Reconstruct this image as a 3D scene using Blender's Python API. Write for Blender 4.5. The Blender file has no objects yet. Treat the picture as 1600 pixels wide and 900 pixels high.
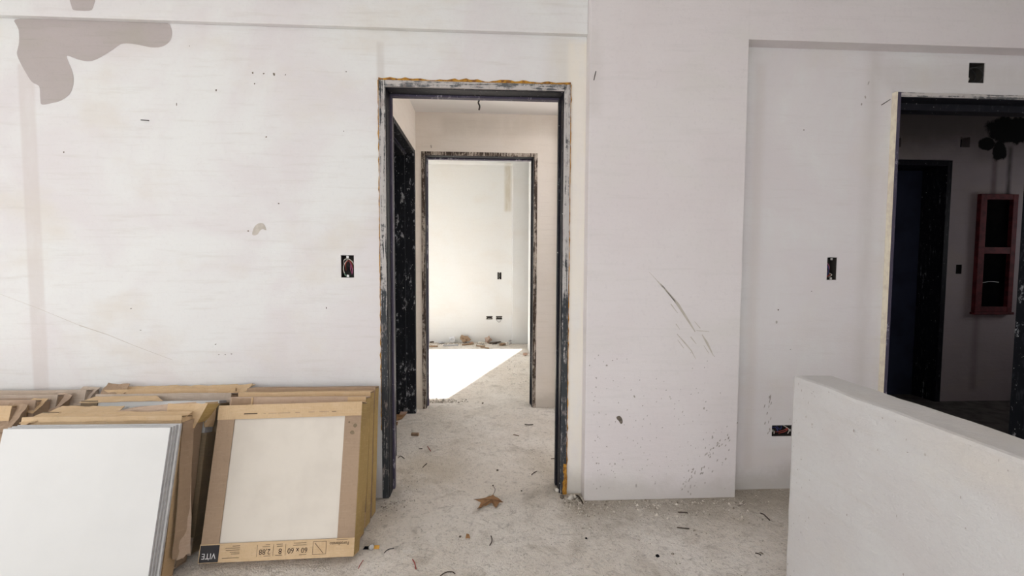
import bpy, bmesh, math, random
from mathutils import Vector, Matrix, noise
random.seed(7)
SC = bpy.context.scene
COL = SC.collection
PI = math.pi

# ------------------------------------------------------------------ camera
F_PX, CAM = 731.5, Vector((0.0504, -2.3437, 1.1916))
YAW, PITCH, ROLL = 0.0563, -0.0537, 0.0049
fw = Vector((math.sin(YAW)*math.cos(PITCH), math.cos(YAW)*math.cos(PITCH), math.sin(PITCH)))
r0 = Vector((math.cos(YAW), -math.sin(YAW), 0)); u0 = r0.cross(fw)
CR = r0*math.cos(ROLL)+u0*math.sin(ROLL); CU = u0*math.cos(ROLL)-r0*math.sin(ROLL)
cam_d = bpy.data.cameras.new('camera'); cam_d.sensor_width = 36.0; cam_d.lens = F_PX*36.0/1600
cam_d.clip_start = 0.05
cam = bpy.data.objects.new('camera', cam_d); COL.objects.link(cam)
cam.matrix_world = Matrix((( CR.x, CU.x, -fw.x, CAM.x), (CR.y, CU.y, -fw.y, CAM.y), (CR.z, CU.z, -fw.z, CAM.z), (0,0,0,1)))
SC.camera = cam

# ------------------------------------------------------------------ sky, sun, exposure
W = bpy.data.worlds.new('world'); SC.world = W; W.use_nodes = True
bg = W.node_tree.nodes['Background']; bg.inputs[0].default_value = (0.925, 0.935, 0.965, 1); bg.inputs[1].default_value = 3.0
sun_d = bpy.data.lights.new('sun', 'SUN'); sun_d.energy = 23.0; sun_d.angle = 0.009; sun_d.color = (1.0, 0.975, 0.94)
sun = bpy.data.objects.new('sun', sun_d); COL.objects.link(sun)
SUN_EL = math.atan(0.841)
sun.rotation_euler = Vector((math.cos(SUN_EL), 0, -math.sin(SUN_EL))).to_track_quat('-Z', 'Y').to_euler()
def portal(name, loc, rot, sx, sy):
    d = bpy.data.lights.new(name, 'AREA'); d.shape = 'RECTANGLE'; d.size = sx; d.size_y = sy
    d.cycles.is_portal = True
    o = bpy.data.objects.new(name, d); COL.objects.link(o); o.location = loc; o.rotation_euler = rot
portal('sky_portal', (-3.5, -2.6, 1.13), (0, -PI/2, 0), 2.2, 3.6)
portal('sky_portal', (-.75, -4.72, 1.3), (PI/2, 0, 0), 4.5, 1.9)
portal('added_well_portal', (1.34, .785, 2.9), (0, 0, 0), 1.1, 1.3)  # guides sky light into the added, unseen shaft beside the hall
portal('sky_portal', (5.56, .8, 1.5), (0, PI/2, 0), .7, .6)  # serves the added, unseen window of the dim room
vs = SC.view_settings
vs.view_transform = 'Standard'; vs.look = 'None'; vs.exposure = 0.0; vs.gamma = 1.0; vs.use_curve_mapping = False
SC.cycles.use_denoising = True
SC.cycles.max_bounces = 10; SC.cycles.diffuse_bounces = 8

# ------------------------------------------------------------------ pixel rays (1600 x 900 photograph)
def ray(px, py): return fw + CR*((px-800)/F_PX) + CU*((450-py)/F_PX)
def onz(px, py, z=0.0):
    d = ray(px, py); return CAM + d*((z-CAM.z)/d.z)
def ony(px, py, y=0.0):
    d = ray(px, py); return CAM + d*((y-CAM.y)/d.y)

# ------------------------------------------------------------------ materials
class NT:
    def __init__(s, name):
        s.m = bpy.data.materials.new(name); s.m.use_nodes = True
        s.t = s.m.node_tree; s.b = s.t.nodes['Principled BSDF']
    def n(s, typ, **kw):
        nd = s.t.nodes.new(typ)
        for k, v in kw.items(): setattr(nd, k, v)
        return nd
    def link(s, a, b): s.t.links.new(a, b)
    def setin(s, nd, i, v):
        if hasattr(v, 'node'): s.link(v, nd.inputs[i])
        else: nd.inputs[i].default_value = v
    def coord(s, obj=False, scale=(1,1,1)):
        if obj: o = s.n('ShaderNodeTexCoord').outputs['Object']
        else: o = s.n('ShaderNodeNewGeometry').outputs['Position']
        mp = s.n('ShaderNodeMapping'); s.link(o, mp.inputs[0]); mp.inputs['Scale'].default_value = scale
        return mp.outputs[0]
    def noise(s, vec, scale, detail=4, rough=.55, dist=0.0):
        nd = s.n('ShaderNodeTexNoise'); s.link(vec, nd.inputs['Vector'])
        nd.inputs['Scale'].default_value = scale; nd.inputs['Detail'].default_value = detail
        nd.inputs['Roughness'].default_value = rough; nd.inputs['Distortion'].default_value = dist
        return nd.outputs['Fac']
    def rng(s, v, a, b, c=0.0, d=1.0):
        nd = s.n('ShaderNodeMapRange'); nd.interpolation_type = 'SMOOTHSTEP'
        s.setin(nd, 0, v)
        for i, q in enumerate((a, b, c, d)): nd.inputs[i+1].default_value = q
        return nd.outputs[0]
    def math(s, op, a, b=0.0):
        nd = s.n('ShaderNodeMath', operation=op); s.setin(nd, 0, a); s.setin(nd, 1, b); return nd.outputs[0]
    def mix(s, f, a, b, mode='MIX'):
        nd = s.n('ShaderNodeMix', data_type='RGBA', blend_type=mode)
        s.setin(nd, 0, f)
        for i, v in ((6, a), (7, b)):
            if hasattr(v, 'node'): s.link(v, nd.inputs[i])
            else: nd.inputs[i].default_value = (*v, 1)
        return nd.outputs[2]
    def color(s, v):
        if hasattr(v, 'node'): s.link(v, s.b.inputs['Base Color'])
        else: s.b.inputs['Base Color'].default_value = (*v, 1)
    def rough(s, v): s.setin(s.b, 'Roughness', v)
    def bump(s, h, strength=.3, dist=.01):
        nd = s.n('ShaderNodeBump'); s.setin(nd, 'Height', h)
        nd.inputs['Strength'].default_value = strength; nd.inputs['Distance'].default_value = dist
        s.link(nd.outputs[0], s.b.inputs['Normal'])

def plaster(name, base, pink, warm, bands=(), grain=.12, dirt=None, streak=.35):
    k = NT(name); p = k.coord()
    c = k.mix(k.rng(k.noise(p, 1.7, 5, .6, .5), .38, .66), base, pink)
    c = k.mix(k.math('MULTIPLY', k.rng(k.noise(k.coord(scale=(1.1,1,1.7)), 1.9, 4), .5, .72), .8), c, warm)
    st = k.noise(k.coord(scale=(1.4, 1.4, 17)), 2.4, 5, .65)                # horizontal trowel strokes
    c = k.mix(k.math('MULTIPLY', k.rng(st, .5, .75), streak), c, tuple(q*.84 for q in warm))
    fine = k.noise(p, 60, 4, .7)
    c = k.mix(k.math('MULTIPLY', k.rng(fine, .5, .8), .22), c, tuple(q*.72 for q in base))
    xyz = k.n('ShaderNodeSeparateXYZ'); k.link(p, xyz.inputs[0])
    for (x0, x1, z0, z1, soft, amt, col) in bands:                           # tape and filler joints, and strips of other tone beside the column
        m = k.math('MULTIPLY', k.math('MULTIPLY', k.rng(xyz.outputs[0], x0-soft, x0+soft), k.rng(xyz.outputs[0], x1-soft, x1+soft, 1, 0)),
                   k.math('MULTIPLY', k.rng(xyz.outputs[2], z0-soft, z0+soft), k.rng(xyz.outputs[2], z1-soft, z1+soft, 1, 0)))
        nm = k.rng(k.noise(k.coord(scale=(3, 3, 1)), 5, 4), .2, .6, .45, 1)
        c = k.mix(k.math('MULTIPLY', k.math('MULTIPLY', m, nm), amt), c, col)
    if dirt:
        nz = k.math('ADD', xyz.outputs[2], k.math('MULTIPLY', k.noise(p, 5, 5, .7), -.22))
        c = k.mix(k.math('MULTIPLY', k.rng(nz, -.08, .06, 1, 0), .6), c, dirt)
    k.color(c); k.rough(.88); k.b.inputs['Specular IOR Level'].default_value = .25
    h = k.math('ADD', k.math('MULTIPLY', k.noise(p, 150, 3, .6), .35), k.math('MULTIPLY', k.noise(k.coord(scale=(1,1,3)), 14, 5, .6), 1.0))
    k.bump(h, grain, .012)
    return k.m

JOINT = (.56, .53, .50)
M = {}
M['wall'] = plaster('wall_plaster', (.765, .775, .77), (.72, .695, .705), (.71, .68, .635),
    bands=((-2.115, -2.045, .3, 2.1, .008, .55, (.62,.57,.55)), (1.41, 1.46, .1, 2.2, .02, .5, (.60,.55,.49)), (-.475, -.44, 2.06, 2.25, .01, .5, JOINT),
           (.36, .50, 2.02, 2.3, .05, .5, (.66,.61,.54)), (1.36, 2.1, 0, 2.3, .12, .6, (.72,.675,.69)), (.455, .60, 0, 2.28, .02, .8, (.82,.775,.69)), (2.0, 2.06, 0.5, 2.3, .04, .4, JOINT), (2.02, 2.9, 2.09, 2.22, .04, .35, JOINT)), dirt=(.45,.42,.38))
M['column'] = plaster('column_plaster', (.745, .71, .715), (.725, .68, .688), (.715, .69, .675),
    bands=((.53, .60, 1.9, 2.3, .03, .3, JOINT),), dirt=(.52,.49,.46), streak=.25)
M['half'] = plaster('parapet_plaster', (.61, .605, .60), (.57, .55, .545), (.62, .585, .54), grain=.42, streak=.2)
M['hall'] = plaster('hall_plaster', (.82, .765, .70), (.80, .74, .67), (.78, .715, .635), bands=((-.3, .7, 2.2, 2.34, .04, .4, (.58,.53,.46)),), dirt=(.5,.46,.40))
M['far'] = plaster('far_room_plaster', (.615, .63, .635), (.615, .62, .615), (.60, .595, .58), bands=((.33, .42, 1.95, 2.62, .03, .7, (.40,.35,.26)),), streak=.12)

def sooty_dark_top():
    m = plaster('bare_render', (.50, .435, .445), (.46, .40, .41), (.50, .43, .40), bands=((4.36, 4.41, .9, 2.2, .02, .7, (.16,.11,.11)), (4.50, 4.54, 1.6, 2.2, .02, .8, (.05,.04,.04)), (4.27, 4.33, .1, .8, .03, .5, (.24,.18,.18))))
    k = NT.__new__(NT); k.m = m; k.t = m.node_tree; k.b = k.t.nodes['Principled BSDF']
    p = k.coord(); base = k.b.inputs['Base Color'].links[0].from_socket
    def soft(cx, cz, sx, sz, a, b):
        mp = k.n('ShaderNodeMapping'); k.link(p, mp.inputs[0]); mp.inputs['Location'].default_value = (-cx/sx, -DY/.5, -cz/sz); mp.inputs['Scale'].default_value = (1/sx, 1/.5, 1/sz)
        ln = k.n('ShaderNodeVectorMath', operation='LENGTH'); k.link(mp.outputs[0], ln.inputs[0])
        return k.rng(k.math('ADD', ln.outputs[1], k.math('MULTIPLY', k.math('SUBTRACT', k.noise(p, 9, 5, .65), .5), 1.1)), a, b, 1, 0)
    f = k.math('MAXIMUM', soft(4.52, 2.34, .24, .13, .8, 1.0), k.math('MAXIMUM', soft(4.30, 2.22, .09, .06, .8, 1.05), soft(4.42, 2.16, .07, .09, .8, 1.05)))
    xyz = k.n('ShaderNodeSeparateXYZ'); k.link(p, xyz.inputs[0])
    up = k.rng(k.math('ADD', xyz.outputs[2], k.math('MULTIPLY', k.noise(p, 3, 4), .3)), 2.15, 2.5, 0, .75)  # wall tone darkens towards the top, apart from the soot blotches
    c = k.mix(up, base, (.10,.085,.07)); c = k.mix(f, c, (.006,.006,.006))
    k.color(c); return m
DY = 1.465
M['dim'] = sooty_dark_top()
def concrete():
    k = NT('floor_concrete'); p = k.coord()
    c = k.mix(k.rng(k.noise(p, 1.6, 4), .38, .64), (.79,.73,.655), (.89,.845,.785))
    c = k.mix(k.math('MULTIPLY', k.rng(k.noise(p, 5.5, 6, .65, .6), .5, .7), .7), c, (.54,.485,.415))
    c = k.mix(k.math('MULTIPLY', k.rng(k.noise(p, 22, 7, .75, .8), .5, .74), .75), c, (.33,.29,.25))
    sw = k.noise(k.coord(scale=(1,2.2,1)), 9, 6, .7, 2.5)
    c = k.mix(k.math('MULTIPLY', k.rng(sw, .56, .66), .4), c, (.62,.60,.565))
    c = k.mix(k.math('MULTIPLY', k.rng(k.noise(p, 130, 2, .5), .62, .7), .75), c, (.72,.70,.67))
    c = k.mix(k.math('MULTIPLY', k.rng(k.noise(k.coord(scale=(1.3,1,1)), 105, 2, .5), .68, .74), .6), c, (.24,.21,.18))
    xyz = k.n('ShaderNodeSeparateXYZ'); k.link(p, xyz.inputs[0]); X, Y = xyz.outputs[0], xyz.outputs[1]
    for (x0, x1, y0, sp, amt, cc) in ((.44, 2.2, -.06, .42, .75, (.36,.315,.25)), (-1.2, -.38, -.02, .35, .6, (.37,.33,.275)), (-.46, -.1, .32, .35, .5, (.50,.43,.32)), (.3, .7, .3, .5, .4, (.50,.43,.33))):   # swept dirt
        dy = k.math('ABSOLUTE', k.math('SUBTRACT', Y, y0))
        m = k.math('MULTIPLY', k.rng(k.math('ADD', dy, k.math('MULTIPLY', k.math('SUBTRACT', k.noise(p, 7, 5, .7), .5), .5)), 0, sp, 1, 0), k.math('MULTIPLY', k.rng(X, x0-.1, x0+.1), k.rng(X, x1-.1, x1+.1, 1, 0)))
        c = k.mix(k.math('MULTIPLY', m, amt), c, cc)
    c = k.mix(k.math('MULTIPLY', k.rng(k.noise(p, 70, 3, .6), .56, .7), .45), c, (.31,.27,.23))
    k.color(c); k.rough(.92); k.b.inputs['Specular IOR Level'].default_value = .2
    h = k.math('ADD', k.noise(p, 26, 6, .7, .5), k.math('MULTIPLY', k.noise(p, 140, 3, .6), .4))
    k.bump(h, .8, .025); return k.m
M['floor'] = concrete()

def simple(name, a, b=None, scale=20, rough=.7, bump=0, obj=True, stretch=(1,1,1), lo=.4, hi=.65, metal=0, spec=.4):
    k = NT(name); p = k.coord(obj, stretch); f = k.noise(p, scale, 4, .6)
    k.color(k.mix(k.rng(f, lo, hi), a, b or tuple(q*.8 for q in a))); k.rough(rough)
    k.b.inputs['Metallic'].default_value = metal; k.b.inputs['Specular IOR Level'].default_value = spec
    if bump: k.bump(f, bump, .004)
    return k.m

def steel(name, dark, smear, amt, sc=(16, 16, 2.2), rough=.45, smear2=None, zg=0.0):
    k = NT(name); p = k.coord(scale=sc)
    n1 = k.noise(p, 2.2, 6, .72, .4); n2 = k.noise(k.coord(), 30, 5, .7)
    big = k.math('MULTIPLY', k.math('SUBTRACT', k.noise(k.coord(scale=(3, 3, 1)), 1.6, 3), .5), .45)
    f = k.rng(k.math('ADD', k.math('ADD', n1, big), k.math('MULTIPLY', k.math('SUBTRACT', n2, .5), .5)), .62-amt, .70-amt)
    if zg:                                                                   # the paint is more worn low down
        z = k.n('ShaderNodeSeparateXYZ'); k.link(k.coord(), z.inputs[0])
        f = k.rng(k.math('ADD', k.math('ADD', k.math('ADD', n1, big), k.rng(z.outputs[2], .2, 1.5, -zg, .03)), k.math('MULTIPLY', k.math('SUBTRACT', n2, .5), .5)), .62-amt, .70-amt)
    c = k.mix(f, dark, smear)
    c = k.mix(k.math('MULTIPLY', k.rng(k.noise(k.coord(scale=(9,9,3)), 4, 5, .7), .55, .68), .7), c, smear2 or tuple(q*.6 for q in smear))
    c = k.mix(k.rng(k.noise(k.coord(), 75, 2, .5), .735, .76), c, (.75,.74,.72))
    k.color(c); k.rough(k.rng(f, 0, 1, rough, .85)); k.b.inputs['Specular IOR Level'].default_value = .15; k.bump(f, .3, .002); return k.m
M['dim_floor'] = simple('dark_screed', (.14,.125,.115), (.08,.07,.062), 9, .95, .3, False)  # darker than the concrete of the main floor
M['steel_black'] = steel('black_painted_steel', (.012,.012,.017), (.26,.27,.29), -.05, sc=(30,30,1.5), smear2=(.05,.052,.06))
M['steel_edge'] = steel('plaster_smeared_steel', (.045,.05,.055), (.50,.48,.465), .19, sc=(55,55,1.6), smear2=(.36,.31,.29), zg=.17)
M['steel_edge_level'] = steel('plaster_smeared_head', (.12,.125,.13), (.52,.49,.475), .2, sc=(1.6,40,55), smear2=(.40,.33,.30))
M['steel_purple'] = steel('worn_violet_steel', (.075,.065,.10), (.38,.36,.42), .02, smear2=(.12,.11,.15))
M['steel_bare'] = steel('steel_black_hall', (.014,.015,.019), (.38,.39,.41), .03, sc=(14,14,4.5), smear2=(.045,.05,.06))
M['steel_brown'] = steel('smeared_brown_steel', (.07,.05,.04), (.48,.42,.36), .15, sc=(45,45,2), smear2=(.24,.18,.13))
M['rust'] = simple('orange_rust', (.48,.24,.03), (.20,.085,.02), 60, .9, .4, False)
M['lip'] = simple('cream_plaster_edge', (.80,.74,.60), (.70,.63,.52), 25, .9, .2, False)
M['leaf_door'] = simple('dark_blue_door_paint', (.03,.036,.07), (.02,.024,.048), 3, .7, 0, False)
M['red'] = simple('red_oxide_primer', (.17,.022,.026), (.10,.012,.015), 18, .7, .2, False)
M['soot'] = simple('black_soot', (.006,.006,.006), (.012,.01,.01), 10, .95, 0, False)
M['void'] = simple('black_void', (.006,.006,.007), (.010,.009,.009), 10, 1, 0, False, spec=0)
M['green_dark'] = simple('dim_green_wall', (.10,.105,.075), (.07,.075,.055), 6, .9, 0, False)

def cardboard(name, a, b, c3, lines=.0):
    k = NT(name); p = k.coord(True)
    c = k.mix(k.rng(k.noise(p, 5, 4), .38, .66), a, b)
    c = k.mix(k.math('MULTIPLY', k.rng(k.noise(k.coord(True, (3,3,26)), 6, 4, .6), .48, .7), .5), c, c3)
    c = k.mix(k.math('MULTIPLY', k.rng(k.noise(p, 90, 3, .6), .5, .75), .25), c, tuple(q*.6 for q in a))
    k.color(c); k.rough(.82); k.b.inputs['Specular IOR Level'].default_value = .25
    k.bump(k.math('ADD', k.noise(k.coord(True, (90, 4, 4)), 3, 2), k.noise(p, 25, 4)), .22, .003); return k.m
M['card_tan'] = cardboard('tan_cardboard', (.60,.44,.27), (.55,.39,.23), (.64,.49,.33))
M['card_brown'] = cardboard('brown_cardboard', (.38,.275,.19), (.34,.245,.17), (.42,.31,.22))
M['card_olive'] = cardboard('ochre_cardboard', (.45,.315,.125), (.37,.255,.10), (.52,.38,.18))
M['card_grey'] = cardboard('weathered_cardboard', (.53,.44,.36), (.46,.38,.31), (.62,.55,.47))
M['card_dark'] = cardboard('dark_cardboard', (.24,.18,.115), (.18,.14,.09), (.29,.22,.15))  # darkest cardboard tone, for side panels, spots and print
M['card_pink'] = cardboard('faded_cardboard', (.50,.38,.29), (.46,.345,.26), (.55,.43,.34))
M['glaze'] = simple('white_tile_glaze', (.66,.66,.645), (.635,.635,.62), 2.5, .4, 0, True, spec=.5)
M['glaze_warm'] = simple('ivory_tile_face', (.69,.64,.565), (.64,.59,.52), 4, .55, 0, True)
M['tile_body'] = simple('grey_tile_edge', (.44,.44,.455), (.37,.37,.385), 40, .75, .1)
M['ink'] = simple('black_ink', (.022,.02,.025), (.03,.028,.03), 10, .7)
M['ink_brown'] = simple('brown_print', (.045,.028,.018), (.07,.045,.03), 60, .8)
M['ink_white'] = simple('white_print', (.75,.74,.73), (.6,.6,.6), 60, .8)
M['stain'] = plaster('damp_plaster', (.45,.41,.395), (.47,.425,.42), (.43,.40,.355), grain=.1, streak=.5)
M['scuff'] = simple('olive_scuff', (.50,.465,.41), (.58,.54,.49), 30, .9, 0, False)
M['speck'] = simple('dried_mortar_speck', (.45,.42,.395), (.33,.30,.275), 25, .9, 0, False)
M['chip'] = simple('dark_chip', (.17,.14,.11), (.10,.085,.07), 40, .9, 0, False)
M['grit'] = simple('mortar_grit', (.66,.61,.54), (.22,.19,.155), 45, .95, 0, False, lo=.44, hi=.58)
M['twig'] = simple('dark_twig', (.07,.045,.03), (.04,.03,.022), 30, .85)
M['wire_red'] = simple('red_wire_sheath', (.38,.07,.05), (.28,.05,.04), 20, .5)
M['wire_black'] = simple('black_wire_sheath', (.02,.02,.022), (.035,.035,.035), 20, .45)
M['wire_white'] = simple('white_wire_sheath', (.60,.57,.52), (.5,.47,.42), 20, .5)
M['wire_green'] = simple('green_wire_sheath', (.05,.16,.10), (.04,.12,.08), 20, .5)
M['wire_blue'] = simple('blue_wire_sheath', (.05,.06,.20), (.04,.05,.15), 20, .5)
M['wire_pink'] = simple('magenta_wire_sheath', (.38,.10,.20), (.3,.08,.16), 20, .5)
M['box_dark'] = simple('dark_box_shell', (.045,.04,.035), (.03,.027,.024), 20, .7)
M['galv'] = simple('galvanised_metal', (.55,.54,.52), (.42,.41,.40), 30, .4, 0, True, metal=.7)
M['iron'] = simple('dark_iron', (.06,.06,.065), (.09,.07,.06), 30, .5, 0, True, metal=.6)
M['leaf'] = simple('dry_brown_leaf', (.30,.165,.075), (.22,.11,.05), 30, .75, .3)
M['wood'] = simple('old_wood', (.32,.22,.14), (.22,.15,.10), 12, .85, .2, True, (8,1,1))
M['rubble'] = simple('brick_rubble', (.36,.24,.18), (.50,.42,.36), 10, .95, .3)
M['plastic'] = simple('crumpled_plastic', (.70,.72,.76), (.55,.57,.62), 14, .4)
M['orange'] = simple('orange_strap', (.62,.33,.05), (.45,.22,.03), 20, .6)
M['chunk'] = simple('pale_mortar_chunk', (.68,.64,.57), (.55,.50,.44), 20, .95, .3)
M['white_ceiling'] = simple('whitewashed_ceiling', (.86,.85,.84), (.83,.82,.81), 2, .9, 0, False)
M['ground'] = simple('terrace_paving', (.26,.26,.26), (.22,.22,.22), 3, .9, 0, False)

# ------------------------------------------------------------------ mesh helpers
def link(o, parent=None):
    COL.objects.link(o)
    if parent is not None: o.parent = parent
    return o
def mesh(name, vs_, fs, mat, parent=None, smooth=False):
    me = bpy.data.meshes.new(name); me.from_pydata([tuple(v) for v in vs_], [], fs)
    for m_ in (mat if isinstance(mat, (list, tuple)) else [mat]): me.materials.append(M[m_])
    if smooth:
        for p in me.polygons: p.use_smooth = True
    me.update()
    return link(bpy.data.objects.new(name, me), parent)
def tag(o, label=None, cat=None, group=None, kind=None):
    for k_, v in (('label', label), ('category', cat), ('group', group), ('kind', kind)):
        if v: o[k_] = v
    return o
def empty(name, loc=(0,0,0), rot=(0,0,0)):
    o = bpy.data.objects.new(name, None); o.location = loc; o.rotation_euler = rot; o.empty_display_size = .05
    return link(o)
def boxdata(b, vs_, fs):
    x0, x1, y0, y1, z0, z1 = b; i = len(vs_)
    vs_ += [(x0,y0,z0),(x1,y0,z0),(x1,y1,z0),(x0,y1,z0),(x0,y0,z1),(x1,y0,z1),(x1,y1,z1),(x0,y1,z1)]
    fs += [(i,i+3,i+2,i+1),(i+4,i+5,i+6,i+7),(i,i+1,i+5,i+4),(i+1,i+2,i+6,i+5),(i+2,i+3,i+7,i+6),(i+3,i,i+4,i+7)]
def boxes(name, bl, mat, parent=None, bevel=0, seg=None, warp=0, wscale=6, woff=0.0):
    vs_, fs = [], []
    for b in bl: boxdata(b, vs_, fs)
    o = mesh(name, vs_, fs, mat, parent)
    if bevel or seg:
        bm = bmesh.new(); bm.from_mesh(o.data)
        if seg:
            for ax in range(3):
                lo = min(v.co[ax] for v in bm.verts); hi = max(v.co[ax] for v in bm.verts)
                n = int((hi-lo)/seg)
                for i in range(1, n+1):
                    nv = Vector((0,0,0)); nv[ax] = 1; pc = Vector((0,0,0)); pc[ax] = lo+(hi-lo)*i/(n+1)
                    bmesh.ops.bisect_plane(bm, geom=bm.verts[:]+bm.edges[:]+bm.faces[:], plane_co=pc, plane_no=nv)
        if bevel: bmesh.ops.bevel(bm, geom=[e for e in bm.edges if len(e.link_faces) == 2 and e.calc_face_angle(0) > .5], offset=bevel, segments=2, affect='EDGES', profile=.6)
        if warp:
            for v in bm.verts:
                q = noise.noise_vector((v.co+Vector((woff, woff*.7, 0)))*wscale)
                v.co += q*warp
        bm.to_mesh(o.data); bm.free(); o.data.update()
    return o
def wall(name, axis, a0, a1, z0, z1, t0, t1, holes=(), mat='wall', parent=None):
    """slab with rectangular openings; axis 'y': a = x, t = y; axis 'x': a = y, t = x. A hole may be blind: (a0,a1,z0,z1,depth)"""
    A = sorted({a0, a1, *[h[i] for h in holes for i in (0, 1)]}); Z = sorted({z0, z1, *[h[i] for h in holes for i in (2, 3)]})
    A = [a for a in A if a0 <= a <= a1]; Z = [z for z in Z if z0 <= z <= z1]
    def hole(a, z):
        for h in holes:
            if h[0] < a < h[1] and h[2] < z < h[3]: return (h[4] if len(h) > 4 else t1-t0)
        return 0.0
    vs_, fs = [], []
    def quad(p):
        i = len(vs_); vs_.extend([(a, t, z) if axis == 'y' else (t, a, z) for a, t, z in p]); fs.append((i, i+1, i+2, i+3))
    nA, nZ = len(A)-1, len(Z)-1
    D = [[hole((A[i]+A[i+1])/2, (Z[j]+Z[j+1])/2) for j in range(nZ)] for i in range(nA)]
    full = t1-t0
    g = lambda i, j: D[i][j] if 0 <= i < nA and 0 <= j < nZ else full
    for i in range(nA):
        for j in range(nZ):
            d = D[i][j]; x0, x1, q0, q1 = A[i], A[i+1], Z[j], Z[j+1]
            if d < full-1e-6:
                quad([(x0,t0+d,q0),(x1,t0+d,q0),(x1,t0+d,q1),(x0,t0+d,q1)])
                quad([(x1,t1,q0),(x0,t1,q0),(x0,t1,q1),(x1,t1,q1)])
            for (ii, jj, e) in ((i-1,j,[(x0,q0),(x0,q1)]), (i+1,j,[(x1,q1),(x1,q0)]), (i,j-1,[(x1,q0),(x0,q0)]), (i,j+1,[(x0,q1),(x1,q1)])):
                dn = g(ii, jj)
                if dn > d+1e-6:
                    (xa, za), (xb, zb) = e
                    quad([(xa,t0+d,za),(xb,t0+d,zb),(xb,t0+dn,zb),(xa,t0+dn,za)])
    o = mesh(name, vs_, fs, mat, parent)
    bm = bmesh.new(); bm.from_mesh(o.data); bmesh.ops.remove_doubles(bm, verts=bm.verts, dist=1e-5)
    bmesh.ops.recalc_face_normals(bm, faces=bm.faces); bm.to_mesh(o.data); bm.free()
    o['kind'] = 'structure'
    if parent: o.parent = parent
    return o
def smooth_path(pts, n=5):
    P = [Vector(p) for p in pts]
    if len(P) < 3: return P
    out = []
    for i in range(len(P)-1):
        a, b, c, d = P[max(i-1,0)], P[i], P[i+1], P[min(i+2,len(P)-1)]
        for k_ in range(n):
            t = k_/n
            out.append(.5*((2*b)+(c-a)*t+(2*a-5*b+4*c-d)*t*t+(3*b-a-3*c+d)*t**3))
    return out+[P[-1]]
def tube(name, pts, r, mat, parent=None, sides=6, n=5):
    P = smooth_path(pts, n); vs_, fs = [], []
    for i, p in enumerate(P):
        t = (P[min(i+1,len(P)-1)]-P[max(i-1,0)]).normalized()
        a = t.cross(Vector((.13,.31,.94))).normalized(); b = t.cross(a)
        rr = r[0]+(r[1]-r[0])*i/(len(P)-1) if isinstance(r, tuple) else r
        for s_ in range(sides):
            th = 2*PI*s_/sides; vs_.append(p+a*math.cos(th)*rr+b*math.sin(th)*rr)
    for i in range(len(P)-1):
        for s_ in range(sides):
            q = (s_+1)%sides; fs.append((i*sides+s_, i*sides+q, (i+1)*sides+q, (i+1)*sides+s_))
    fs += [tuple(range(sides))[::-1], tuple((len(P)-1)*sides+s_ for s_ in range(sides))]
    return mesh(name, vs_, fs, mat, parent, True)
def rock(name, c, size, mat, parent=None, seed=0, sub=1, rough=.35):
    bm = bmesh.new(); bmesh.ops.create_icosphere(bm, subdivisions=sub, radius=1)
    for v in bm.verts:
        v.co *= 1+rough*noise.noise(v.co*1.7+Vector((seed*3.1, seed*1.7, 0)))*1.6
        v.co = Vector((v.co.x*size[0], v.co.y*size[1], v.co.z*size[2]))
    lo = min(v.co.z for v in bm.verts)
    for v in bm.verts: v.co.z -= lo
    me = bpy.data.meshes.new(name); bm.to_mesh(me); bm.free(); me.materials.append(M[mat])
    o = link(bpy.data.objects.new(name, me), parent); o.location = c; o.rotation_euler.z = seed*1.3
    return o
def sheet(name, corners, mat, parent=None, nx=8, ny=5, amp=.006, freq=14, thick=.003, seed=0, ragged=0.0, bend=None):
    a, b, c, d = [Vector(p) for p in corners]; vs_, fs = [], []
    nrm = (b-a).cross(d-a).normalized()
    for j in range(ny+1):
        for i in range(nx+1):
            u, v = i/nx, j/ny
            if ragged and j == ny: v += ragged*noise.noise(Vector((i*.9, seed*5.3, 1.1)))
            p = (a*(1-u)+b*u)*(1-v)+(d*(1-u)+c*u)*v
            q = noise.noise(Vector((p.x, p.y, p.z))*freq+Vector((seed*7.7,0,0)))
            q2 = noise.noise(Vector((p.x, p.y, p.z))*freq*2.6+Vector((0,seed*4.1,0)))
            p = p+nrm*(amp*q+amp*.5*q2)
            if bend: p = p+nrm*bend*(v*v)
            vs_.append(p)
    for j in range(ny):
        for i in range(nx):
            k_ = j*(nx+1)+i; fs.append((k_, k_+1, k_+nx+2, k_+nx+1))
    o = mesh(name, vs_, fs, mat, parent)
    md = o.modifiers.new('thickness', 'SOLIDIFY'); md.thickness = thick; md.offset = 0
    return o
def decal(name, pts, y, mat, parent, kind=None, smooth=4, eps=.0008, closed=True):
    """flat mark lying on a wall plane y = const, from photo outline"""
    P = [ony(px, py, y) for px, py in pts]
    for p in P: p.y = y-eps
    if smooth:
        Q = []; n = len(P)
        for i in range(n):
            a, b, c, d = P[i-1], P[i], P[(i+1)%n], P[(i+2)%n]
            for k_ in range(smooth):
                t = k_/smooth
                Q.append(.5*((2*b)+(c-a)*t+(2*a-5*b+4*c-d)*t*t+(3*b-a-3*c+d)*t**3))
        P = Q
    o = mesh(name, P, [tuple(range(len(P)))], mat, parent)
    bm = bmesh.new(); bm.from_mesh(o.data); bmesh.ops.triangulate(bm, faces=bm.faces[:])
    for f in bm.faces:
        if f.normal.y > 0: f.normal_flip()
    bm.to_mesh(o.data); bm.free()
    if kind: o['kind'] = kind
    return o

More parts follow.
